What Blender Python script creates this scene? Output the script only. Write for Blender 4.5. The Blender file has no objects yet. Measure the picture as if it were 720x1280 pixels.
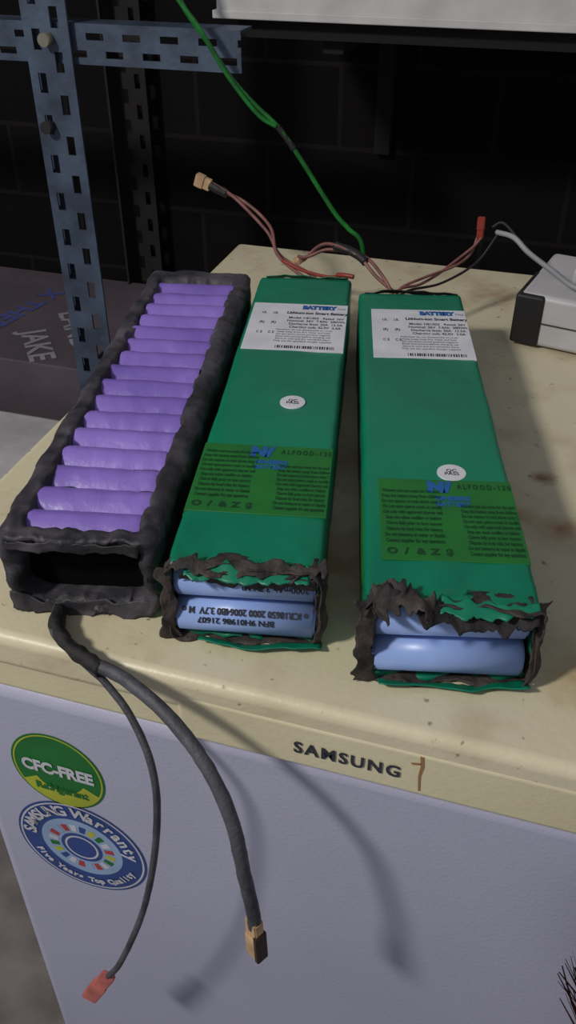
import bpy, bmesh, math, random
from mathutils import Vector, Matrix, noise
random.seed(7)
H=0.85
scene=bpy.context.scene
try:
    scene.view_settings.view_transform='Standard'
except Exception: pass
COL=scene.collection

def lin(c):
    return tuple(((x/255)/12.92 if x/255<=0.04045 else ((x/255+0.055)/1.055)**2.4) for x in c)

def mat(name,c,rough=0.5,c2=None,nscale=20,bump=0.0,bscale=80,metal=0.0,spec=0.5,contrast=(0.35,0.65),bdist=0.002):
    m=bpy.data.materials.new(name); m.use_nodes=True
    nt=m.node_tree; b=nt.nodes['Principled BSDF']
    b.inputs['Roughness'].default_value=rough
    b.inputs['Metallic'].default_value=metal
    b.inputs['Specular IOR Level'].default_value=spec
    tc=nt.nodes.new('ShaderNodeTexCoord')
    n=nt.nodes.new('ShaderNodeTexNoise'); n.inputs['Scale'].default_value=nscale; n.inputs['Detail'].default_value=6
    nt.links.new(tc.outputs['Object'],n.inputs['Vector'])
    r=nt.nodes.new('ShaderNodeValToRGB')
    if c2 is None: c2=tuple(x*0.88 for x in c)
    r.color_ramp.elements[0].position=contrast[0]; r.color_ramp.elements[1].position=contrast[1]
    r.color_ramp.elements[0].color=(*lin(c2),1); r.color_ramp.elements[1].color=(*lin(c),1)
    nt.links.new(n.outputs['Fac'],r.inputs['Fac'])
    nt.links.new(r.outputs['Color'],b.inputs['Base Color'])
    if bump>0:
        n2=nt.nodes.new('ShaderNodeTexNoise'); n2.inputs['Scale'].default_value=bscale; n2.inputs['Detail'].default_value=8
        nt.links.new(tc.outputs['Object'],n2.inputs['Vector'])
        bp=nt.nodes.new('ShaderNodeBump'); bp.inputs['Strength'].default_value=bump; bp.inputs['Distance'].default_value=bdist
        nt.links.new(n2.outputs['Fac'],bp.inputs['Height']); nt.links.new(bp.outputs['Normal'],b.inputs['Normal'])
    return m

# ---------- materials
M={}
M['wrap_green']=mat('pvc_green',(8,126,94),0.40,(5,112,84),12,0.35,32,bdist=0.003)
M['label_green']=mat('label_green',(34,116,46),0.5,(28,104,44),40)
M['purple']=mat('pvc_purple',(140,114,200),0.38,(116,92,176),18,0.5,45,bdist=0.003)
M['tape']=mat('cloth_tape',(88,84,92),0.6,(40,38,44),38,0.7,120,contrast=(0.42,0.72))
M['tape_dark']=mat('cloth_tape_dark',(40,35,36),0.75,(18,17,18),60,0.7,200)
M['ragged']=mat('ragged_tape',(74,64,60),0.75,(26,23,24),90,0.7,250)
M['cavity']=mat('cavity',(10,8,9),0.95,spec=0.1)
M['cell']=mat('cell_blue',(152,178,232),0.35,(140,166,222),25)
M['cell_end']=mat('cell_end',(170,175,185),0.4)
M['white']=mat('label_white',(218,218,224),0.5,(204,204,212),60)
M['ink']=mat('ink',(34,36,42),0.6)
M['ink_soft']=mat('ink_soft',(14,70,36),0.6)
M['blue']=mat('blue_print',(34,98,170),0.5)
M['wire_grey']=mat('wire_grey',(82,82,88),0.6,(54,54,60),60,0.4,300)
M['wire_brown']=mat('wire_brown',(142,90,84),0.5,(96,60,58),60)
M['wire_green']=mat('wire_green',(18,124,38),0.45,(10,88,28),60)
M['wire_black']=mat('wire_black',(28,26,28),0.6)
M['wire_white']=mat('wire_white',(150,150,155),0.5)
M['xt']=mat('xt_connector',(206,172,132),0.45,(170,138,104),90)
M['xt_dark']=mat('xt_dark',(60,44,36),0.5)
M['jst']=mat('jst_red',(204,116,106),0.5,(170,92,86),90)
M['red']=mat('plug_red',(150,56,44),0.5)
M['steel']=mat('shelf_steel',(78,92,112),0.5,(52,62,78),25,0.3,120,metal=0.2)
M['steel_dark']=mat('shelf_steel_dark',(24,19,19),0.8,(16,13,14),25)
M['bolt']=mat('bolt',(150,145,130),0.4,metal=0.6)
M['carton']=mat('carton_white',(200,198,198),0.8,(176,174,174),18,0.3,60)
M['carton_grey']=mat('carton_grey',(92,80,88),0.8,(76,68,76),10,0.2,60)
M['print_grey']=mat('print_grey',(150,146,156),0.8)
M['print_blue']=mat('print_blue',(70,80,150),0.8)
M['foam']=mat('foam_white',(190,188,190),0.85,(160,156,158),14,0.4,60)
M['board']=mat('shelf_board',(14,12,12),0.9)
M['cream']=mat('fridge_cream',(220,211,178),0.38,(204,194,160),6,0.12,300)
M['door']=mat('fridge_door',(178,178,200),0.45,(168,168,190),5,0.12,420)
M['gasket']=mat('gasket',(70,62,52),0.8)
M['logo']=mat('logo',(52,56,66),0.4)
M['rust']=mat('rust',(150,112,70),0.8)
M['bristle']=mat('bristle',(64,38,32),0.9,(30,20,18),90,spec=0.1)
M['wood']=mat('broom_wood',(90,60,40),0.6)
M['concrete']=mat('concrete',(150,144,138),0.9,(96,90,86),9,0.6,40,contrast=(0.3,0.7))
M['st_green']=mat('sticker_green',(28,112,50),0.4)
M['st_yellow']=mat('sticker_yellow',(180,188,60),0.4)
M['st_white']=mat('sticker_white',(205,205,214),0.4)
M['adapter']=mat('adapter_white',(192,190,192),0.45,(176,174,176),20)
M['st_blue']=mat('sticker_blue',(48,74,140),0.4)
M['st_pale']=mat('sticker_pale',(150,175,210),0.4)
M['st_red']=mat('sticker_red',(180,64,64),0.4)

def wall_mat():
    m=bpy.data.materials.new('dark_block_wall'); m.use_nodes=True
    nt=m.node_tree; b=nt.nodes['Principled BSDF']; b.inputs['Roughness'].default_value=0.95
    b.inputs['Specular IOR Level'].default_value=0.15
    tc=nt.nodes.new('ShaderNodeTexCoord'); mp=nt.nodes.new('ShaderNodeMapping')
    mp.inputs['Rotation'].default_value=(math.radians(90),0,0)
    nt.links.new(tc.outputs['Object'],mp.inputs['Vector'])
    br=nt.nodes.new('ShaderNodeTexBrick'); br.inputs['Scale'].default_value=1
    br.inputs['Brick Width'].default_value=0.2; br.inputs['Row Height'].default_value=0.1; br.inputs['Mortar Size'].default_value=0.003
    br.inputs['Color1'].default_value=(*lin((19,16,16)),1); br.inputs['Color2'].default_value=(*lin((15,13,14)),1); br.inputs['Mortar'].default_value=(*lin((29,26,27)),1)
    nt.links.new(mp.outputs['Vector'],br.inputs['Vector']); nt.links.new(br.outputs['Color'],b.inputs['Base Color'])
    return m
M['wall']=wall_mat()

def top_mat():
    m=bpy.data.materials.new('fridge_top_cream'); m.use_nodes=True
    nt=m.node_tree; L=nt.links; b=nt.nodes['Principled BSDF']; b.inputs['Roughness'].default_value=0.4
    tc=nt.nodes.new('ShaderNodeTexCoord')
    def noi(s,d=6):
        n=nt.nodes.new('ShaderNodeTexNoise'); n.inputs['Scale'].default_value=s; n.inputs['Detail'].default_value=d
        L.new(tc.outputs['Object'],n.inputs['Vector']); return n
    def ramp(src,p0,c0,p1,c1):
        r=nt.nodes.new('ShaderNodeValToRGB'); r.color_ramp.elements[0].position=p0; r.color_ramp.elements[1].position=p1
        r.color_ramp.elements[0].color=(*c0,1); r.color_ramp.elements[1].color=(*c1,1); L.new(src,r.inputs['Fac']); return r.outputs['Color']
    def mul(a,bb,f=1.0):
        x=nt.nodes.new('ShaderNodeMixRGB'); x.blend_type='MULTIPLY'; x.inputs['Fac'].default_value=f
        L.new(a,x.inputs['Color1']); L.new(bb,x.inputs['Color2']); return x.outputs['Color']
    base=ramp(noi(5).outputs['Fac'],0.3,lin((204,193,162)),0.7,lin((218,209,180)))
    gr=ramp(noi(22,10).outputs['Fac'],0.30,(0.60,0.53,0.44),0.48,(1,1,1))
    c=mul(base,gr,0.5)
    sp=ramp(noi(160,3).outputs['Fac'],0.27,(0.25,0.2,0.15),0.33,(1,1,1)); c=mul(c,sp,0.7)
    nz=noi(70,4)
    for (x,y,r,col) in [(0.311,0.211,0.007,(0.35,0.2,0.1)),(0.322,0.163,0.011,(0.65,0.45,0.35)),(0.30,0.17,0.008,(0.75,0.6,0.5)),(0.25,0.49,0.02,(0.6,0.5,0.42)),(0.215,0.46,0.018,(0.7,0.6,0.5)),(0.36,0.30,0.015,(0.7,0.62,0.5)),(0.21,0.10,0.035,(0.62,0.54,0.45)),(0.205,0.2,0.03,(0.55,0.46,0.36)),(0.335,0.05,0.02,(0.75,0.65,0.5)),(0.09,0.46,0.02,(0.75,0.65,0.55))]:
        d=nt.nodes.new('ShaderNodeVectorMath'); d.operation='DISTANCE'; L.new(tc.outputs['Object'],d.inputs[0]); d.inputs[1].default_value=(x,y,0)
        a=nt.nodes.new('ShaderNodeMath'); a.operation='MULTIPLY_ADD'; L.new(nz.outputs['Fac'],a.inputs[0]); a.inputs[1].default_value=r*2.0; L.new(d.outputs['Value'],a.inputs[2])
        mr=nt.nodes.new('ShaderNodeMapRange'); mr.inputs['From Min'].default_value=r*1.0; mr.inputs['From Max'].default_value=r*2.4; L.new(a.outputs[0],mr.inputs['Value'])
        c=mul(c,ramp(mr.outputs[0],0,col,1,(1,1,1)),1.0)
    L.new(c,b.inputs['Base Color'])
    bp=nt.nodes.new('ShaderNodeBump'); bp.inputs['Strength'].default_value=0.12; bp.inputs['Distance'].default_value=0.002
    L.new(noi(250,4).outputs['Fac'],bp.inputs['Height']); L.new(bp.outputs['Normal'],b.inputs['Normal'])
    return m
M['top']=top_mat()

# ---------- helpers
def empty(name,loc=(0,0,0),rz=0):
    e=bpy.data.objects.new(name,None); e.empty_display_size=0.02
    e.location=(loc[0],loc[1],loc[2]+H); e.rotation_euler=(0,0,rz); COL.objects.link(e); return e
def pm(parent):
    return Matrix.Translation(parent.location)@parent.rotation_euler.to_matrix().to_4x4()
def put(name,me,m,parent=None,world=False,smooth=True):
    o=bpy.data.objects.new(name,me); COL.objects.link(o)
    if m is not None: me.materials.append(M[m] if isinstance(m,str) else m)
    if smooth:
        for p in me.polygons: p.use_smooth=True
    if parent is not None:
        o.parent=parent
        if world:
            o.matrix_parent_inverse=pm(parent).inverted()
            o.location=(0,0,H)
    elif world: o.location=(0,0,H)
    return o
def mesh(vs,fs,name='m'):
    me=bpy.data.meshes.new(name); me.from_pydata([tuple(v) for v in vs],[],fs); me.update(); return me
def box(name,x0,x1,y0,y1,z0,z1,m,parent=None,bev=0.0,seg=3,world=False,rot=None):
    bm=bmesh.new(); bmesh.ops.create_cube(bm,size=1)
    for v in bm.verts:
        v.co=Vector(((x0+x1)/2+v.co.x*(x1-x0),(y0+y1)/2+v.co.y*(y1-y0),(z0+z1)/2+v.co.z*(z1-z0)))
    if bev>0: bmesh.ops.bevel(bm,geom=bm.edges[:],offset=bev,segments=seg,affect='EDGES',profile=0.5)
    if rot is not None:
        c=Vector(((x0+x1)/2,(y0+y1)/2,(z0+z1)/2))
        bmesh.ops.rotate(bm,verts=bm.verts[:],cent=c,matrix=rot)
    me=bpy.data.meshes.new(name); bm.to_mesh(me); bm.free()
    o=put(name,me,m,parent,world,smooth=False)
    if bev>0:
        for p in me.polygons: p.use_smooth = p.area < 4*bev*max(x1-x0,y1-y0,z1-z0)*0.2
    return o
def catmull(pts,n=10):
    P=[Vector(p) for p in pts]; P=[P[0]*2-P[1]]+P+[P[-1]*2-P[-2]]; out=[]
    for i in range(1,len(P)-2):
        for k in range(n):
            t=k/n; a,b,c,d=P[i-1],P[i],P[i+1],P[i+2]
            out.append(0.5*((2*b)+(c-a)*t+(2*a-5*b+4*c-d)*t*t+(3*b-3*c+d-a)*t**3))
    out.append(P[-2]); return out
def sweep(name,pts,r,m,parent=None,world=True,seg=10,n=10,lump=0.0,off=None,twist=0,flat=1.0):
    C=catmull(pts,n); vs=[];fs=[]
    up=Vector((0,1,0.1)); N=len(C)
    prev=None
    for i,c in enumerate(C):
        t=(C[min(i+1,N-1)]-C[max(i-1,0)]).normalized()
        if prev is None:
            a=t.cross(up)
            if a.length<1e-3: a=t.cross(Vector((0,0,1)))
            a.normalize()
        else:
            a=(prev-t*prev.dot(t)).normalized()
        prev=a; b=t.cross(a)
        cc=c
        if off: 
            th=twist*i/N; cc=c+(a*math.cos(th)+b*math.sin(th))*off
        for k in range(seg):
            th=2*math.pi*k/seg
            rr=r*(1+lump*noise.noise(Vector((c.x*180,c.z*180+c.y*90,k*0.7))))
            vs.append(cc+a*math.cos(th)*rr+b*math.sin(th)*rr*flat)
    for i in range(N-1):
        for k in range(seg):
            fs.append((i*seg+k,i*seg+(k+1)%seg,(i+1)*seg+(k+1)%seg,(i+1)*seg+k))
    fs.append(tuple(range(seg))[::-1]); fs.append(tuple(range((N-1)*seg,N*seg)))
    return put(name,mesh(vs,fs,name),m,parent,world)
def cyl(name,p0,p1,r,m,parent=None,world=False,seg=32,bev=0.0):
    p0=Vector(p0);p1=Vector(p1);d=(p1-p0);L=d.length
    bm=bmesh.new(); bmesh.ops.create_cone(bm,cap_ends=True,segments=seg,radius1=r,radius2=r,depth=L)
    if bev>0:
        es=[e for e in bm.edges if abs(e.verts[0].co.z-e.verts[1].co.z)<1e-6]
        bmesh.ops.bevel(bm,geom=es,offset=bev,segments=3,affect='EDGES')
    q=d.to_track_quat('Z','Y').to_matrix().to_4x4(); q.translation=(p0+p1)/2
    bm.transform(q); me=bpy.data.meshes.new(name); bm.to_mesh(me); bm.free()
    o=put(name,me,m,parent,world)
    for p in me.polygons: p.use_smooth=len(p.vertices)==4
    return o
def flatpoly(name,pts,m,parent,world=False):
    return put(name,mesh(pts,[tuple(range(len(pts)))],name),m,parent,world,smooth=False)
def txt(name,body,size,matrix,m,parent,world=False,sx=1.0,bold=0.0,align='CENTER',spacing=1.0,line=1.0):
    cu=bpy.data.curves.new(name,'FONT'); cu.body=body; cu.size=size; cu.align_x=align; cu.align_y='CENTER'
    cu.offset=bold; cu.space_character=spacing; cu.space_line=line; cu.resolution_u=3
    o=bpy.data.objects.new(name,cu); COL.objects.link(o); bpy.context.view_layer.update()
    me=bpy.data.meshes.new_from_object(o.evaluated_get(bpy.context.evaluated_depsgraph_get()))
    bpy.data.objects.remove(o); me.transform(matrix@Matrix.Diagonal((sx,1,1,1)))
    me.materials.clear()
    return put(name,me,m,parent,world,smooth=False)
def rrect(hw,z0,z1,r,nx=24,nz=12,na=5):
    pts=[]
    def side(a,b,n):
        for i in range(n): pts.append((a[0]+(b[0]-a[0])*i/n,a[1]+(b[1]-a[1])*i/n))
    def arc(cx,cz,a0):
        for i in range(na):
            a=a0+math.pi/2*i/na; pts.append((cx+r*math.cos(a),cz+r*math.sin(a)))
    side((-hw+r,z0),(hw-r,z0),nx); arc(hw-r,z0+r,-math.pi/2)
    side((hw,z0+r),(hw,z1-r),nz); arc(hw-r,z1-r,0)
    side((hw-r,z1),(-hw+r,z1),nx); arc(-hw+r,z1-r,math.pi/2)
    side((-hw,z1-r),(-hw,z0+r),nz); arc(-hw+r,z0+r,math.pi)
    return pts
def fr(v,o=3):
    s=0;a=1
    for i in range(o): s+=a*noise.noise(v*(2**i)); a*=0.5
    return s
def tube(name,loops,m,parent,capA=True,capB=True,fn=None,nx=24,nz=12):
    vs=[];fs=[];n=None
    for li,(y,hw,z0,z1,r) in enumerate(loops):
        pts=rrect(hw,z0,z1,r,nx,nz); n=len(pts)
        for k,(x,z) in enumerate(pts):
            v=Vector((x,y,z))
            if fn: v=fn(v,li,k,n)
            vs.append(v)
    for i in range(len(loops)-1):
        for k in range(n):
            fs.append((i*n+k,i*n+(k+1)%n,(i+1)*n+(k+1)%n,(i+1)*n+k))
    if capA: fs.append(tuple(range(n))[::-1])
    if capB: fs.append(tuple(range((len(loops)-1)*n,len(loops)*n)))
    me=mesh(vs,fs,name)
    bm=bmesh.new(); bm.from_mesh(me); bmesh.ops.recalc_face_normals(bm,faces=bm.faces[:]); bm.to_mesh(me); bm.free()
    return put(name,me,m,parent)
def ribbon(name,pts,wv,m,parent,amp=0.002,freq=120,n=8,nw=8,thick=0.0005,seed=0,world=False,ragged=0.0):
    """crumpled strip of tape; ragged varies the strip width smoothly along its length"""
    C=catmull(pts,n); wv=Vector(wv); vs=[];fs=[]
    for i,c in enumerate(C):
        for j in range(nw+1):
            s=j/nw-0.5
            k=1+ragged*(noise.noise(Vector((i*0.22,seed*5.1,3 if s>0 else 9)))*1.4+0.5*noise.noise(Vector((i*0.6,seed*2.1,3 if s>0 else 9))))
            v=c+wv*s*max(k,0.15)
            q=v*freq+Vector((seed*7.3,seed*3.1,seed))
            d=Vector((fr(q,2),fr(q+Vector((31,0,0)),2),fr(q+Vector((0,57,0)),2)))*amp
            vs.append(v+d)
    w=nw+1
    for i in range(len(C)-1):
        for j in range(nw): fs.append((i*w+j,i*w+j+1,(i+1)*w+j+1,(i+1)*w+j))
    o=put(name,mesh(vs,fs,name),m,parent,world)
    s=o.modifiers.new('sol','SOLIDIFY'); s.thickness=thick; s.offset=0
    return o

# ================= ROOM
floor=box('floor',-1.6,1.6,-1.6,0.95,-H-0.05,-H,'concrete',world=True)
wall=box('wall_back',-1.6,1.6,0.93,1.0,-H,1.3,'wall',world=True)

# ================= FRIDGE
fr_e=empty('refrigerator',(0,0,0))
box('cabinet',0.025,0.555,0.045,0.54,-0.83,-0.018,'door',fr_e,0.008)
for i,(x,yy) in enumerate([(0.07,0.09),(0.51,0.09),(0.07,0.49),(0.51,0.49)]):
    cyl('foot_%d'%(i+1),(x,yy,-0.85),(x,yy,-0.828),0.02,'gasket',fr_e)
box('top_panel',-0.006,0.575,-0.004,0.549,-0.022,0,'top',fr_e,0.0055,5)
box('door_gasket',0.03,0.55,0.034,0.05,-0.82,-0.012,'gasket',fr_e)
box('door_panel',0.022,0.555,0.0,0.036,-0.82,-0.042,'door',fr_e,0.009,5)
box('door_cap',0.012,0.565,-0.0005,0.036,-0.0425,-0.0095,'cream',fr_e,0.004,4)
box('logo_strip',0.160,0.562,-0.0045,0.01,-0.0405,-0.0105,'cream',fr_e,0.003,4)
RX=Matrix.Rotation(math.radians(90),4,'X')
def doorM(x,z,y=-0.0008,rot=0): return Matrix.Translation((x,y,z))@RX@Matrix.Rotation(math.radians(rot),4,'Z')
txt('logo_text','SAMSUNG',0.0105,doorM(0.2425,-0.0265,-0.0051),'logo',fr_e,sx=0.90,bold=0.0003,spacing=1.22)
flatpoly('rust_streak',[(0.2748,-0.0047,-0.0125),(0.2765,-0.0047,-0.0125),(0.2772,-0.0047,-0.019),(0.2762,-0.0047,-0.026),(0.2768,-0.0047,-0.036),(0.2758,-0.0047,-0.036),(0.2750,-0.0047,-0.026),(0.2755,-0.0047,-0.019)],'rust',fr_e)
flatpoly('rust_streak_short',[(0.271,-0.0047,-0.018),(0.2755,-0.0047,-0.0168),(0.2755,-0.0047,-0.0182),(0.272,-0.0047,-0.0192)],'rust',fr_e)
def disc(name,cx,cz,rx,rz,y,m,a0=0,a1=360,rin=0,n=64):
    vs=[];fs=[]
    for i in range(n+1):
        a=math.radians(a0+(a1-a0)*i/n)
        vs.append((cx+math.cos(a)*rx,y,cz+math.sin(a)*rz)); vs.append((cx+math.cos(a)*rx*rin,y,cz+math.sin(a)*rz*rin))
    for i in range(n): fs.append((2*i,2*i+1,2*i+3,2*i+2))
    return put(name,mesh(vs,fs,name),m,fr_e,smooth=False)
cx,cz=0.081,-0.104
disc('sticker_green_base',cx,cz,0.0285,0.031,-0.0003,'st_green')
disc('sticker_green_rim',cx,cz,0.0272,0.0298,-0.00045,'st_yellow',rin=0.965)
disc('sticker_green_lower',cx,cz,0.0262,0.0288,-0.00045,'st_yellow',a0=208,a1=332,rin=0.62)
txt('sticker_green_text','CFC-FREE',0.0128,doorM(cx,cz+0.001,-0.0008),'st_white',fr_e,sx=0.80,bold=0.0006)
txt('sticker_green_text_lower','Refrigerant',0.0085,doorM(cx,cz-0.016,-0.0008),'st_green',fr_e,sx=0.85,bold=0.0003)
cx,cz=0.085,-0.174
disc('sticker_blue_base',cx,cz,0.042,0.042,-0.0003,'st_blue')
disc('sticker_blue_rim',cx,cz,0.0405,0.0405,-0.00045,'st_white',rin=0.97)
disc('sticker_blue_ring',cx,cz,0.0265,0.0265,-0.00045,'st_pale',rin=0.3)
cols=['st_red','st_white','st_green','st_yellow','st_blue','st_white','st_red','st_pale']
for i in range(20):
    a=i*18
    disc('sticker_flag_%d'%(i+1),cx,cz,0.0215,0.0215,-0.0006,cols[i%8],a0=a+3,a1=a+15,rin=0.72,n=4)
disc('sticker_blue_core',cx,cz,0.0135,0.0135,-0.0006,'st_blue')
disc('sticker_blue_core_ring',cx,cz,0.011,0.011,-0.0007,'st_white',rin=0.88)
def arctext(s,cx,cz,R,a_start,step,size,m,inward=False):
    for i,ch in enumerate(s):
        if ch==' ': continue
        a=a_start-step*i if not inward else a_start+step*i
        ar=math.radians(a)
        txt('sticker_letter',ch,size,doorM(cx+R*math.cos(ar),cz+R*math.sin(ar),-0.0008,rot=(a-90 if not inward else a+90)),m,fr_e,bold=0.0004)
arctext('SAMSUNG Warranty',cx,cz,0.0335,172,11,0.0118,'st_white')
arctext('Five Years Top Quality',cx,cz,0.0335,205,6.2,0.0065,'st_white',inward=True)

# ================= PURPLE PACK
pk=empty('battery_pack',(0.102,0.024,0),math.atan2(0.198,0.980))
def sm(a,b,x):
    t=max(0,min(1,(x-a)/(b-a))); return t*t*(3-2*t)
def fnp(v,li,k,n):
    x,y,z=v
    onf=li>=NL
    q=v*50
    if z>0.044 and not onf:
        w1=0.0028*fr(Vector((y*80,2 if x>0 else 5,0))); w2=0.002*fr(Vector((x*120,7,0)))
        f=max(sm(0.0262,0.0288,abs(x)+w1),1-sm(0.007,0.012,y+w2),sm(0.318,0.323,y+w2))
        z=0.0395+0.0066*f+ (z-0.047)*f
    d=Vector((fr(q),fr(q+Vector((40,0,0))),fr(q+Vector((0,80,0)))))
    s=fr(Vector((x*30,y*160,z*30)))*0.0009
    vv=Vector((x,y,z))+d*0.0017+Vector((s if abs(x)>0.03 else 0,0,s))
    if y<0.05 and not onf:   # heavier crumples near the opened end
        g=1-sm(0.0,0.05,y); r_=abs(noise.noise(v*120))
        vv+=Vector((0,0,1))*0.0016*g*(r_*2-0.6) if z>0.042 else Vector((0.0012*g*(r_*2-0.6),0,0))
    if onf and li<NL+4: vv+=Vector((0,fr(q*1.8+Vector((9,9,9)))*0.0038,0))+Vector((fr(q*2.2),0,fr(q*2.2+Vector((3,8,1)))))*0.0026
    vv.z=max(vv.z,0.0006)
    return vv
loops=[];n1=150
for i in range(n1+1):
    y=0.338-(0.338-0.002)*i/n1
    e=0.003*(1-sm(0,0.004,min(0.338-y,y)))
    loops.append((y,0.0395-e,0.001+e,0.047-e,0.006))
NL=len(loops)
for (y,i_) in [(0.0,0.002),(-0.001,0.004),(0.001,0.0065),(0.004,0.0075),(0.014,0.0080),(0.032,0.0085)]:
    loops.append((y,0.0395-i_*1.3,0.001+i_*0.8,0.047-i_*0.95,0.005))
tube('tape_wrap',loops,'tape',pk,fn=fnp,nx=52,nz=20)
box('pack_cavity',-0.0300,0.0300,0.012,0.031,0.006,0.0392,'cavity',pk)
NR=16; pitch=0.3115/NR
for i in range(NR):
    y0=0.0092+pitch*i
    xl=-0.0285+random.uniform(-0.003,0.0022); xr=0.0285+random.uniform(-0.001,0.0015)
    vs=[];fs=[];na=14;nx=24; tilt=random.uniform(-0.0012,0.0012)
    for a in range(na+1):
        t=a/na
        for j in range(nx+1):
            u=j/nx; x=xl+(xr-xl)*u
            ed=min(u,1-u)*(xr-xl)
            fall=sm(0,0.0014,ed)
            z=0.0400+(0.0053*math.sin(math.pi*t)**0.95)*(0.85+0.15*fall)
            z+=0.0005*noise.noise(Vector((x*110,(y0+t*pitch)*110,i)))
            vs.append((x,y0+t*pitch+tilt*(u-0.5),z))
    w=nx+1
    for a in range(na):
        for j in range(nx): fs.append((a*w+j,a*w+j+1,(a+1)*w+j+1,(a+1)*w+j))
    put('cell_row_%d'%(i+1),mesh(vs,fs),'purple',pk)
ribbon('tape_fold_1',[(-0.033,-0.001,0.040),(-0.012,-0.002,0.0415),(0.01,-0.001,0.041),(0.031,-0.001,0.041)],(0,0.001,-0.006),'tape',pk,0.0020,90,seed=1,ragged=0.8,n=12)
ribbon('tape_fold_2',[(-0.036,-0.002,0.006),(-0.012,-0.003,0.0040),(0.012,-0.002,0.004),(0.034,-0.001,0.006)],(0,0.002,0.008),'tape',pk,0.0020,90,seed=2,ragged=0.7,n=12)
# hanging cables of the purple pack
hc=empty('battery_power_cable',(0.1,-0.006,0.008))
sweep('output_cable_thick',[(0.090,0.020,0.0045),(0.094,0.010,0.0052),(0.101,0.0,0.0060),(0.1206,-0.010,0.0057),(0.1437,-0.017,0.0067),(0.1683,-0.027,0.0014),(0.1897,-0.038,-0.0116),(0.2037,-0.048,-0.0309),(0.2095,-0.053,-0.0567),(0.2138,-0.055,-0.084),(0.2142,-0.055,-0.096)],0.0032,'wire_grey',hc,lump=0.12,seg=14)
sweep('output_cable_shrink',[(0.092,0.016,0.0052),(0.098,0.004,0.0056),(0.109,-0.005,0.0058),(0.1206,-0.010,0.0055),(0.130,-0.0135,0.0055)],0.0048,'tape_dark',hc,lump=0.35,flat=0.75)
sweep('signal_cable',[(0.096,0.010,0.0045),(0.106,-0.004,0.0048),(0.122,-0.011,0.0015),(0.132,-0.014,-0.0040),(0.1458,-0.020,-0.0164),(0.158,-0.03,-0.033),(0.160,-0.035,-0.0616),(0.154,-0.038,-0.108),(0.143,-0.04,-0.156),(0.1238,-0.04,-0.214),(0.112,-0.04,-0.238)],0.0018,'wire_grey',hc,lump=0.1)
def conn(name,p0,p1,w,t,m,parent,pins=None,xdir=Vector((1,0,0)),side=None):
    p0=Vector(p0);p1=Vector(p1);d=(p1-p0).normalized();L=(p1-p0).length
    xa=(xdir-d*xdir.dot(d)).normalized(); ya=d.cross(xa)
    def bx(nm,a,b,w,t,m,ox=0,bev=0.0006):
        bm=bmesh.new(); bmesh.ops.create_cube(bm,size=1)
        for v in bm.verts: v.co=Vector((v.co.x*w+ox,v.co.y*t,a+(v.co.z+0.5)*(b-a)))
        bmesh.ops.bevel(bm,geom=bm.edges[:],offset=bev,segments=2,affect='EDGES')
        mt=Matrix((( xa.x,ya.x,d.x,p0.x),(xa.y,ya.y,d.y,p0.y),(xa.z,ya.z,d.z,p0.z),(0,0,0,1)))
        bm.transform(mt); me=bpy.data.meshes.new(nm); bm.to_mesh(me); bm.free(); put(nm,me,m,parent,True,smooth=False)
    bx(name+'_rear',0,L*0.45,w*0.88,t*0.85,m); bx(name+'_front',L*0.42,L,w,t,m)
    if side: bx(name+'_side',L*0.3,L*1.01,w*0.3,t*1.04,side,ox=w*0.40,bev=0.0004)
    if pins:
        for s in (-1,1): bx(name+'_pin',L*0.98,L*1.04,w*0.28,t*0.5,pins,ox=s*w*0.22,bev=0.0003)
conn('output_connector',(0.2140,-0.055,-0.090),(0.2152,-0.056,-0.118),0.0088,0.0062,'xt',hc,'bolt',Vector((1,-0.6,0)),side='xt_dark')
conn('signal_connector',(0.1140,-0.04,-0.234),(0.0960,-0.04,-0.272),0.0098,0.005,'jst',hc,'bolt',Vector((1,0,0.5)))

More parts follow.
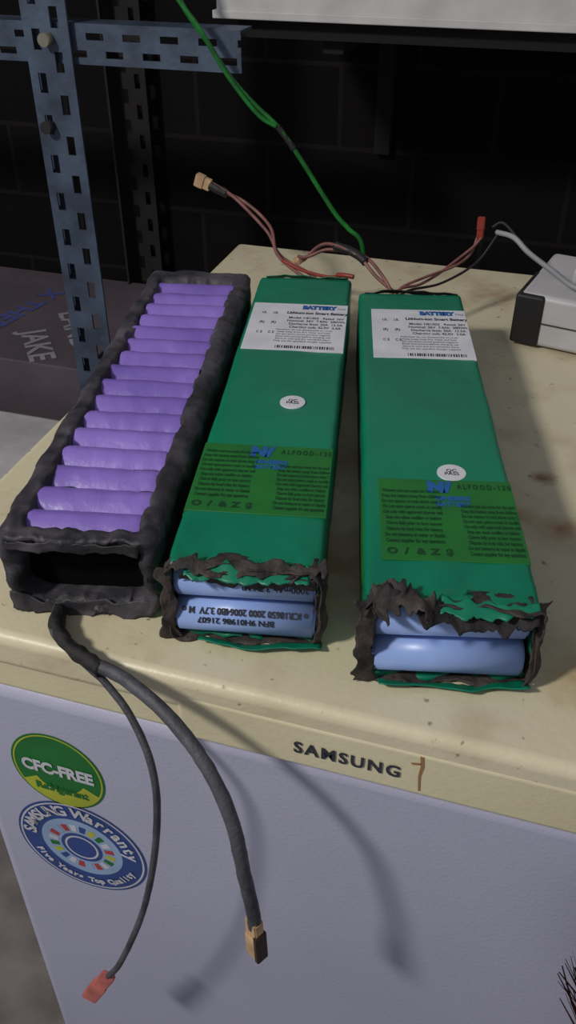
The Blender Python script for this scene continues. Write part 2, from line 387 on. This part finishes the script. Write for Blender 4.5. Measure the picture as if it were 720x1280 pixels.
# ================= GREEN PACKS
def green_pack(name,O,rz,hw,L,seed,hT=0.045):
    e=empty(name,(O[0],O[1],0),rz)
    loops=[];n1=90
    for i in range(n1+1):
        y=L-(L-0.004)*i/n1
        b=0.002*(1-sm(0,0.003,L-y)); loops.append((y,hw-b,0.0006+b,hT-b,0.0035))
    k0=len(loops)
    loops+= [(0.0015,hw,0.0006,hT,0.0035),(0.0,hw-0.0008,0.0014,hT-0.0006,0.003),(0.003,hw-0.0014,0.002,hT-0.0014,0.003),(0.024,hw-0.0016,0.002,hT-0.0016,0.003)]
    def fn(v,li,k,n):
        q=Vector((v.x*40+seed,v.y*25,v.z*40)); g=(1-sm(0.0,0.035,v.y))
        am=0.0005+0.0010*g
        d=Vector((fr(q),0,fr(q+Vector((50,0,0)))))*am
        d.z+=0.0012*g*(abs(noise.noise(Vector((v.x*90+seed,v.y*130,v.z*20))))*2-0.6)
        y=v.y
        if k0<=li<k0+3 or li==k0-1:
            rg=fr(Vector((v.x*50+seed*3,v.z*60,seed)),2)
            y+=0.0045*rg+(0.001 if v.z>hT*0.8 else 0)
        z=max(0.0004,v.z+d.z); return Vector((v.x+d.x,y,z))
    tube('shrink_wrap',loops,'wrap_green',e,fn=fn,nx=40,nz=14)
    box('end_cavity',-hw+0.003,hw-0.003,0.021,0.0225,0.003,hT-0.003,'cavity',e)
    cl=min(hw-0.0025,0.0335)
    for i,z in enumerate((0.0122,0.0318)):
        yy=0.0060 if i==0 else 0.0085
        cyl('cell_%d'%(i+1),(-cl,yy,z),(cl,yy,z+ (0.0005 if i else -0.0005)),0.0096,'cell',e,bev=0.0012,seg=48)
        for s in (-1,1): cyl('cell_cap_%d_%d'%(i+1,s+1),(s*(cl-0.0002),yy,z),(s*(cl+0.0008),yy,z),0.0055,'cell_end',e)
    def cellM(x,z,yy,ang):
        a=math.radians(ang)
        pos=Vector((x,yy-math.cos(a)*0.0099,z+math.sin(a)*0.0099))
        return Matrix.Translation(pos)@Matrix.Rotation(math.radians(90-ang),4,'X')@Matrix.Rotation(math.pi,4,'Z')
    if seed<5:
        txt('cell_text','o ICR18650 2000 20064B0 3.7V  M o',0.0044,cellM(0.0,0.0122,0.006,42),'ink',e,bold=0.00014,sx=0.88)
        txt('cell_text','BFN 9H01986 21607',0.0042,cellM(-0.004,0.0122,0.006,15),'ink',e,bold=0.00012)
        txt('cell_text','2000mAh 3.7V ML',0.0042,cellM(0.014,0.0318,0.0085,14),'ink',e,bold=0.0001)
    else:
        txt('cell_text','2000mAh 3.7V ML o',0.0042,cellM(0.018,0.0318,0.0085,18),'ink',e,bold=0.0001)
    cl_l=[]
    for (y,g) in [(0.010,-0.0012),(0.005,-0.0010),(0.001,-0.0006),(-0.0015,-0.0001),(-0.003,0.0004)]:
        cl_l.append((y,hw+g,0.0008-min(g,0)*0.3,hT+g*0.8,0.003))
    def fn2(v,li,k,n):
        q=Vector((v.x*75,v.y*60+seed*5,v.z*75))
        d=Vector((fr(q,2),fr(q+Vector((20,0,0)),3)*1.8,fr(q+Vector((50,0,0)),2)))*(0.0007+0.0004*li)
        r=v+d; r.z=max(r.z,0.0004); return r
    o=tube('torn_tape_collar',cl_l,'ragged',e,capA=False,capB=False,fn=fn2,nx=50,nz=22)
    s=o.modifiers.new('s','SOLIDIFY'); s.thickness=0.0007; s.offset=0
    return e
g1=green_pack('battery_pack.001',(0.184,0.0285),math.atan2(0.198,0.980),0.0352,0.347,1)
g2=green_pack('battery_pack.002',(0.278,0.031),math.atan2(0.238,0.971),0.0375,0.341,9)
def topM(x,y,z,rot=0): return Matrix.Translation((x,y,z))@Matrix.Rotation(math.radians(rot),4,'Z')
def dress(e,hw,lab,rnd,gl,hT=0.045):
    z=hT+0.00060
    x0,x1,y0,y1=lab
    box('label_white',x0,x1,y0,y1,hT-0.0008,z,'white',e,bev=0.0002,seg=1)
    zt=z+0.0001
    txt('label_brand','BATTERY',0.0078,topM(x1-0.020,y1-0.0065,zt),'blue',e,bold=0.0008,sx=0.72)
    txt('label_c','Corp.',0.004,topM(x1-0.0040,y1-0.007,zt),'ink',e,sx=0.7)
    txt('label_title','Lithium-ion Smart Battery',0.0056,topM(x1-0.021,y1-0.016,zt),'ink',e,bold=0.0002,sx=0.72)
    txt('label_body','Model: NE1003   Rated: 36V\nNominal: 36V  7.8Ah  280Wh\nDischarge limit: 30A  12.5A\nCharging volt: 42.0V  2.0A',0.0046,topM(x1-0.021,y1-0.032,zt),'ink',e,sx=0.72,line=1.1,bold=0.00008)
    txt('label_small','Attention: do not disassemble or crush\nKeep away from fire, water and heat\nDo not short circuit positive negative\nRead instructions before charging use\nStore in cool and dry ventilated place\nOnly use the specified charger supplied',0.0031,topM(x1-0.028,y0+0.022,zt),'ink',e,sx=0.78,line=1.15)
    for r in range(3):
        for c in range(2):
            cx=x0+0.007+c*0.008; cy=y0+0.026+r*0.016
            txt('label_icon',['C E','(R)','UL'][r],0.0048,topM(cx+0.002,cy,zt),'ink',e,sx=0.6,bold=0.0001)
    random.seed(3)
    bx=x0+0.022
    vs=[];fs=[]
    while bx<x1-0.006:
        wd=random.choice([0.0004,0.0007,0.001]); i=len(vs)
        vs+=[(bx,y0+0.0025,zt),(bx+wd,y0+0.0025,zt),(bx+wd,y0+0.0065,zt),(bx,y0+0.0065,zt)]; fs.append((i,i+1,i+2,i+3)); bx+=wd+random.choice([0.0004,0.0006,0.0009])
    put('label_barcode',mesh(vs,fs),'ink',e,smooth=False)
    cyl('round_sticker',(rnd[0],rnd[1],hT-0.0006),(rnd[0],rnd[1],z+0.0001),0.0074,'white',e,seg=40)
    txt('round_sticker_text','QC\nPASS',0.0036,topM(rnd[0],rnd[1],z+0.0003),'gasket',e,bold=0.00005,line=0.8)
    x0,x1,y0,y1=gl
    box('label_green_film',x0,x1,y0,y1,hT-0.0008,z-0.0001,'label_green',e,bev=0.0002,seg=1)
    box('label_green_side',-hw-0.0006,-hw+0.001,y0,y1,0.012,hT-0.003,'label_green',e,bev=0.0002,seg=1)
    xm=(x0+x1)/2
    txt('film_logo','N/',0.012,topM(xm-0.003,y1-0.007,zt),'blue',e,bold=0.0010,sx=0.9)
    txt('film_title','NINEBIKE\nBATTERY',0.0050,topM(xm+0.003,y1-0.019,zt),'blue',e,bold=0.0002,sx=0.8)
    blk='Warning and use notes for the pack\nKeep the battery away from children\nDo not expose to heat above sixty C\nDo not open pierce crush or modify\nUse only with approved charger unit\nStop use when swelling or leaking\nCharge fully prior to long storage\nDispose by local rules for battery\nDo not immerse in water or liquids\nContact supplier for any questions'
    txt('film_text_a',blk,0.0039,topM(x0+0.016,y0+0.034,zt),'ink_soft',e,sx=0.50,line=1.15,bold=0.00008)
    txt('film_text_b',blk,0.0039,topM(x1-0.014,y0+0.024,zt),'ink_soft',e,sx=0.46,line=1.05,bold=0.00008)
    txt('film_heading','A L F O O D - 1 2 0',0.0058,topM(x1-0.014,y1-0.006,zt),'ink_soft',e,sx=0.55,bold=0.0002)
    for i,c in enumerate('O/&Z$'): txt('film_icon',c,0.006,topM(x0+0.005+i*0.0065,y0+0.006,zt),'ink_soft',e,bold=0.0003)
dress(g1,0.0352,(-0.0325,0.0345,0.219,0.294),(0.008,0.151),(-0.0348,0.0346,0.040,0.102))
dress(g2,0.0375,(-0.0290,0.0365,0.232,0.308),(0.008,0.101),(-0.0300,0.0368,0.029,0.094))
# torn front details
ribbon('torn_tape_1',[(-0.036,0.001,0.041),(-0.030,-0.002,0.0460),(-0.012,-0.002,0.0448),(0.008,-0.001,0.0452),(0.026,-0.001,0.0452),(0.037,0.002,0.046)],(0.001,0.006,0.003),'ragged',g1,0.0018,95,seed=3,ragged=0.9,n=14)
ribbon('torn_tape_2',[(-0.035,-0.003,0.001),(-0.036,-0.004,0.015),(-0.0355,-0.003,0.03),(-0.036,-0.001,0.043)],(0.007,0.001,0.0),'ragged',g1,0.0018,95,seed=4,ragged=0.6)
ribbon('torn_tape_3',[(-0.030,-0.0025,0.0405),(-0.01,-0.003,0.0390),(0.010,-0.003,0.0385),(0.033,-0.003,0.0395)],(0,0.002,-0.007),'tape_dark',g1,0.0016,95,seed=6,ragged=0.9,n=14)
ribbon('torn_wrap_2',[(-0.026,-0.002,0.0440),(-0.01,-0.003,0.0435),(0.012,-0.003,0.0440),(0.030,-0.001,0.0445)],(0,0.007,0.003),'wrap_green',g1,0.0012,80,seed=26,ragged=0.8,n=14)
ribbon('torn_wrap_1',[(-0.022,-0.005,0.0035),(0.0,-0.007,0.0022),(0.018,-0.006,0.003),(0.036,-0.004,0.003)],(0,0.006,-0.003),'wrap_green',g1,0.0012,80,seed=5,ragged=0.5)
ribbon('torn_tape_4',[(0.034,-0.002,0.002),(0.036,-0.001,0.016),(0.0355,0.001,0.03),(0.036,0.003,0.046)],(0.004,0.003,0),'ragged',g1,0.0016,95,seed=8,ragged=0.6)
ribbon('torn_tape_1',[(-0.037,0.002,0.044),(-0.030,0.0,0.0475),(-0.018,-0.003,0.0465),(-0.006,-0.005,0.042),(0.008,-0.005,0.0390),(0.02,-0.004,0.0395),(0.036,-0.002,0.043)],(0.001,0.007,0.005),'tape_dark',g2,0.0022,90,seed=13,ragged=0.8,n=12)
ribbon('torn_tape_2',[(-0.036,-0.004,0.001),(-0.038,-0.005,0.015),(-0.037,-0.004,0.03),(-0.037,0.0,0.046)],(0.009,0.002,0.0),'ragged',g2,0.0020,95,seed=14,ragged=0.6)
ribbon('torn_tape_3',[(-0.034,-0.001,0.046),(-0.024,0.000,0.0485),(-0.016,-0.002,0.0475),(-0.008,-0.004,0.045)],(0.0,0.012,0.004),'ragged',g2,0.0030,95,seed=16,ragged=0.8,n=12)
ribbon('torn_wrap_2',[(-0.006,-0.000,0.0445),(0.008,-0.002,0.0440),(0.022,-0.002,0.0440),(0.036,-0.001,0.0445)],(0,0.007,0.003),'wrap_green',g2,0.0014,80,seed=27,ragged=0.7,n=14)
ribbon('torn_wrap_1',[(-0.030,-0.005,0.003),(0.0,-0.006,0.0018),(0.018,-0.005,0.002),(0.036,-0.004,0.003)],(0,0.007,-0.004),'wrap_green',g2,0.0012,80,seed=15,ragged=0.5)
ribbon('torn_tape_4',[(0.035,-0.004,0.002),(0.038,-0.003,0.016),(0.037,0.001,0.03),(0.037,0.003,0.046)],(0.005,0.003,0),'ragged',g2,0.0020,95,seed=18,ragged=0.6)

# wires at the back of green packs
wh=empty('connector_wires',(0.115,0.375,0.036))
wh2=empty('connector_wires.001',(0.185,0.36,0.036))
def pair(name,pts,r,m,parent,off):
    sweep(name+'_a',pts,r,m,parent,off=off,twist=9); sweep(name+'_b',pts,r,m,parent,off=-off,twist=9)
p1=[(0.013,0.44,0.085),(0.037,0.44,0.0756),(0.065,0.43,0.058),(0.081,0.41,0.0437),(0.113,0.390,0.036),(0.123,0.382,0.033),(0.127,0.379,0.031)]
pair('discharge_wire',p1,0.0014,'wire_brown',wh,0.0024)
conn('discharge_connector',(0.012,0.44,0.0853),(-0.001,0.44,0.090),0.0105,0.0062,'xt',wh,'bolt',Vector((0.3,0,1)))
sweep('heat_shrink',[(0.011,0.44,0.0857),(0.018,0.44,0.083),(0.026,0.44,0.080)],0.0036,'wire_black',wh,lump=0.2)
sweep('charge_wire',[(0.086,0.402,0.043),(0.105,0.394,0.040),(0.128,0.384,0.041),(0.143,0.377,0.0460)],0.0013,'red',wh)
sweep('charge_wire_tip',[(0.137,0.380,0.0450),(0.144,0.377,0.0465),(0.151,0.376,0.0465)],0.0018,'red',wh)
p2=[(0.100,0.405,0.045),(0.108,0.40,0.050),(0.124,0.40,0.059),(0.152,0.39,0.058),(0.170,0.378,0.049),(0.183,0.370,0.040),(0.186,0.364,0.034)]
pair('discharge_wire',p2,0.0014,'wire_brown',wh2,0.0022)
sweep('heat_shrink',[(0.130,0.399,0.0605),(0.145,0.393,0.0595),(0.158,0.386,0.0555)],0.0034,'wire_black',wh2,lump=0.2)
conn('discharge_connector',(0.101,0.405,0.0445),(0.094,0.408,0.040),0.008,0.005,'xt',wh2,'wire_black',Vector((0,1,0.3)))
p3=[(0.184,0.364,0.034),(0.188,0.374,0.042),(0.200,0.390,0.043),(0.2165,0.42,0.0446),(0.2300,0.44,0.052),(0.2356,0.45,0.062)]
pair('charge_wire',p3,0.0011,'wire_brown',wh2,0.0018)
conn('charge_connector',(0.2356,0.45,0.060),(0.2350,0.45,0.077),0.0060,0.0045,'red',wh2)
sweep('lead_black',[(0.184,0.364,0.036),(0.194,0.378,0.040),(0.214,0.410,0.036),(0.236,0.440,0.044),(0.250,0.45,0.0666)],0.0010,'wire_black',wh2)
ribbon('back_tape',[(-0.03,0.345,0.044),(-0.01,0.348,0.045),(0.01,0.348,0.044),(0.033,0.345,0.045)],(0,0.005,-0.004),'wrap_green',g1,0.0012,80,seed=21,ragged=0.5)
ribbon('back_tape',[(-0.033,0.339,0.044),(-0.01,0.342,0.045),(0.01,0.342,0.044),(0.035,0.339,0.045)],(0,0.005,-0.004),'tape_dark',g2,0.0012,80,seed=22,ragged=0.5)

# ================= POWER ADAPTER
ad=empty('power_adapter',(0.274,0.394,0),math.radians(-12))
box('adapter_body',0.0,0.095,0.0,0.098,0.002,0.042,'adapter',ad,0.004,4)
box('adapter_face',-0.0015,0.020,-0.0025,0.05,0.003,0.0415,'wire_black',ad,0.002,3)
box('adapter_seam',-0.0006,0.0956,-0.0006,0.0986,0.0205,0.0215,'gasket',ad)
box('adapter_plug_base',0.03,0.085,0.03,0.085,0.042,0.056,'adapter',ad,0.004,3)
for i,(x,y_) in enumerate([(0.01,0.01),(0.085,0.01),(0.01,0.088),(0.085,0.088)]): cyl('adapter_foot_%d'%i,(x,y_,0),(x,y_,0.003),0.004,'wire_black',ad)
sweep('adapter_cable',[(0.248,0.45,0.0666),(0.262,0.44,0.067),(0.275,0.43,0.060),(0.295,0.415,0.053),(0.3126,0.40,0.0480),(0.335,0.395,0.046)],0.0020,'wire_white',ad)
sweep('adapter_cable_thin',[(0.244,0.45,0.070),(0.252,0.45,0.074),(0.266,0.44,0.066),(0.283,0.44,0.052),(0.30,0.43,0.046)],0.0011,'wire_black',ad)

# ================= GREEN HANGING WIRE
gw=empty('hanging_electrical_wire',(0.05,0.56,0.1))
sweep('strand_main',[(0.119,0.562,-0.30),(0.119,0.562,-0.06),(0.117,0.562,0.003),(0.102,0.562,0.02),(0.087,0.562,0.035),(0.051,0.562,0.084),(0.0314,0.562,0.107),(0.010,0.562,0.124),(-0.012,0.56,0.146),(-0.035,0.558,0.178),(-0.056,0.556,0.208),(-0.075,0.555,0.26),(-0.08,0.555,0.40)],0.0023,'wire_green',gw)
sweep('strand_loop',[(0.0314,0.560,0.107),(0.016,0.558,0.1155),(-0.004,0.556,0.137),(-0.020,0.555,0.158),(-0.036,0.553,0.184),(-0.060,0.552,0.214),(-0.082,0.552,0.26),(-0.088,0.552,0.40)],0.0020,'wire_green',gw)
sweep('splice_tape',[(0.048,0.562,0.088),(0.040,0.562,0.0975),(0.0314,0.562,0.107)],0.0028,'wire_black',gw,lump=0.3)

# ================= STEEL SHELF
sh=empty('metal_shelf',(-0.2,0.57,0))
def slotted(name,x0,x1,z0,z1,y,m,vertical=True,axis='X'):
    W=x1-x0 if vertical else z1-z0; Ln=z1-z0 if vertical else x1-x0
    a=[0,W*0.18,W*0.36,W*0.62,W*0.80,W]
    vs=[];fs=[]
    def q(u0,u1,l0,l1):
        i=len(vs)
        for (u,l) in ((u0,l0),(u1,l0),(u1,l1),(u0,l1)):
            X,Zc=(x0+u,z0+l) if vertical else (x0+l,z0+u)
            vs.append((X,y,Zc) if axis=='X' else (y,X,Zc))
        fs.append((i,i+1,i+2,i+3))
    q(a[0],a[1],0,Ln);q(a[2],a[3],0,Ln);q(a[4],a[5],0,Ln)
    P=0.038
    for (u0,u1,of) in ((a[1],a[2],0.0),(a[3],a[4],P/2)):
        l=of-P
        while l<Ln:
            s0=max(0,l); s1=min(Ln,l+0.020)
            if s1>s0: q(u0,u1,s0,s1)
            l+=P
    me=mesh(vs,fs); o=put(name,me,m,sh,True,smooth=False)
    s=o.modifiers.new('s','SOLIDIFY'); s.thickness=0.0022; s.offset=0
slotted('upright_front_flange',-0.224,-0.176,-0.85,0.6,0.572,'steel')
slotted('upright_side_flange',0.572,0.61,-0.85,0.6,-0.223,'steel',axis='Y')
slotted('crossbeam_flange',-1.0,-0.008,0.146,0.180,0.580,'steel',vertical=False)
box('crossbeam_lip',-1.0,-0.008,0.579,0.61,0.1785,0.181,'steel',sh,world=True)
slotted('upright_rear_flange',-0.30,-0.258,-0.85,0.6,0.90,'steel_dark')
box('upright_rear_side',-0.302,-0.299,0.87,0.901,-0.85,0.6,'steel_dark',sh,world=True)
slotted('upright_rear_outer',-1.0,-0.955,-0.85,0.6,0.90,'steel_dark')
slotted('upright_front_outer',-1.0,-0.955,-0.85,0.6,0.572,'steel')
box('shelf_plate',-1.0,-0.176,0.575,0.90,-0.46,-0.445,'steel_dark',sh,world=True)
for i,(x,z) in enumerate([(-0.198,0.168),(-0.21,0.09)]):
    cyl('bolt_%d'%(i+1),(x,0.560,z),(x,0.574,z),0.006,'bolt' if i==0 else 'wire_black',sh,world=True,seg=12)

# wall shelf with white carton
ws=empty('wall_shelf',(0.3,0.8,0.17))
box('shelf_top',-0.03,1.2,0.635,0.93,0.168,0.183,'board',ws,world=True)
for i,x in enumerate((0.05,0.6,1.1)):
    box('bracket_arm_%d'%i,x,x+0.02,0.65,0.93,0.155,0.168,'board',ws,world=True)
    box('bracket_leg_%d'%i,x,x+0.02,0.915,0.93,0.0,0.168,'board',ws,world=True)
wc=empty('cardboard_carton',(0.3,0.76,0.183))
box('carton_body',-0.047,0.62,0.622,0.90,0.1845,0.40,'carton',wc,0.002,2,world=True)
box('carton_flap',-0.050,0.623,0.619,0.903,0.1845,0.1915,'carton',wc,0.001,2,world=True)

# printed box on lower shelf
bx=empty('printed_cardboard_box',(-0.42,0.76,-0.445))
box('box_body',-0.86,-0.236,0.60,0.88,-0.445,-0.20,'carton_grey',bx,0.002,2,world=True)
def flatM(x,y,z,rot): return Matrix.Translation((x,y,z))@Matrix.Rotation(math.radians(rot),4,'Z')
txt('box_print_1','LAND',0.046,flatM(-0.300,0.705,-0.1993,-52),'print_grey',bx,True,bold=0.001)
txt('box_print_2','JAKE',0.046,flatM(-0.325,0.645,-0.1993,-52),'print_grey',bx,True,bold=0.001)
txt('box_print_3','X THERE',0.042,flatM(-0.405,0.735,-0.1993,-100),'print_blue',bx,True,bold=0.001)
fb=empty('foam_box',(-0.3,0.45,-0.85))
box('foam_body',-0.62,-0.04,0.36,0.555,-0.85,-0.29,'foam',fb,0.006,3,world=True)
box('foam_lid',-0.63,-0.03,0.35,0.562,-0.29,-0.25,'foam',fb,0.008,3,world=True)

# ================= BROOM in front, right
bdx,bdz=-0.028,0.050
br=empty('broom',(0.42+bdx,-0.04,-0.85))
cyl('handle',(0.43+bdx,-0.045,-0.85),(0.415+bdx,-0.04,-0.23+bdz),0.011,'wood',br,world=True)
cyl('ferrule',(0.4155+bdx,-0.04,-0.235+bdz),(0.413+bdx,-0.039,-0.19+bdz),0.018,'gasket',br,world=True)
vs=[];fs=[];random.seed(11)
for i in range(900):
    a=random.uniform(0,2*math.pi); r0=0.015*math.sqrt(random.random()); sp=random.uniform(0,1)
    p=Vector((0.413+r0*math.cos(a)+bdx,-0.039+r0*math.sin(a)*0.7,-0.20+bdz))
    q=Vector((0.412+math.cos(a)*0.035*sp+bdx,-0.036+math.sin(a)*0.026*sp,-0.20+bdz+random.uniform(0.07,0.10)-0.03*sp))
    m_=(p+q)/2+Vector((random.uniform(-.004,.004),0,0.004))
    w=Vector((random.uniform(-1,1),random.uniform(-1,1),0)).normalized()*0.0006
    k=len(vs); vs+=[p-w,p+w,m_-w,m_+w,q-w*.5,q+w*.5]; fs+=[(k,k+1,k+3,k+2),(k+2,k+3,k+5,k+4)]
put('bristles',mesh(vs,fs),'bristle',br,True,smooth=False)

# ================= LIGHTS
def area(name,loc,target,size,power,col):
    l=bpy.data.lights.new(name,'AREA'); l.energy=power; l.size=size; l.color=col; l.shape='DISK'
    o=bpy.data.objects.new(name,l); COL.objects.link(o); o.location=(loc[0],loc[1],loc[2]+H)
    d=Vector(target)-Vector(loc); o.rotation_euler=d.to_track_quat('-Z','Y').to_euler(); return o
area('ceiling_lamp',(-0.68,-0.85,1.12),(0.2,0.1,0),0.20,18.5,(1.0,0.965,0.90))
w=bpy.data.worlds.new('World'); scene.world=w; w.use_nodes=True
w.node_tree.nodes['Background'].inputs['Color'].default_value=(0.84,0.87,1.0,1); w.node_tree.nodes['Background'].inputs['Strength'].default_value=0.25

# ================= CAMERA
p=math.radians(36.4); y=math.radians(17.0)
cam=bpy.data.cameras.new('camera'); co=bpy.data.objects.new('camera',cam); COL.objects.link(co)
co.location=(0.29,-0.25,0.295+H); co.rotation_euler=(math.radians(90)-p,0,y)
cam.sensor_fit='VERTICAL'; cam.sensor_height=36; cam.sensor_width=36; cam.lens=1085/1280*36; cam.clip_start=0.01
scene.camera=co
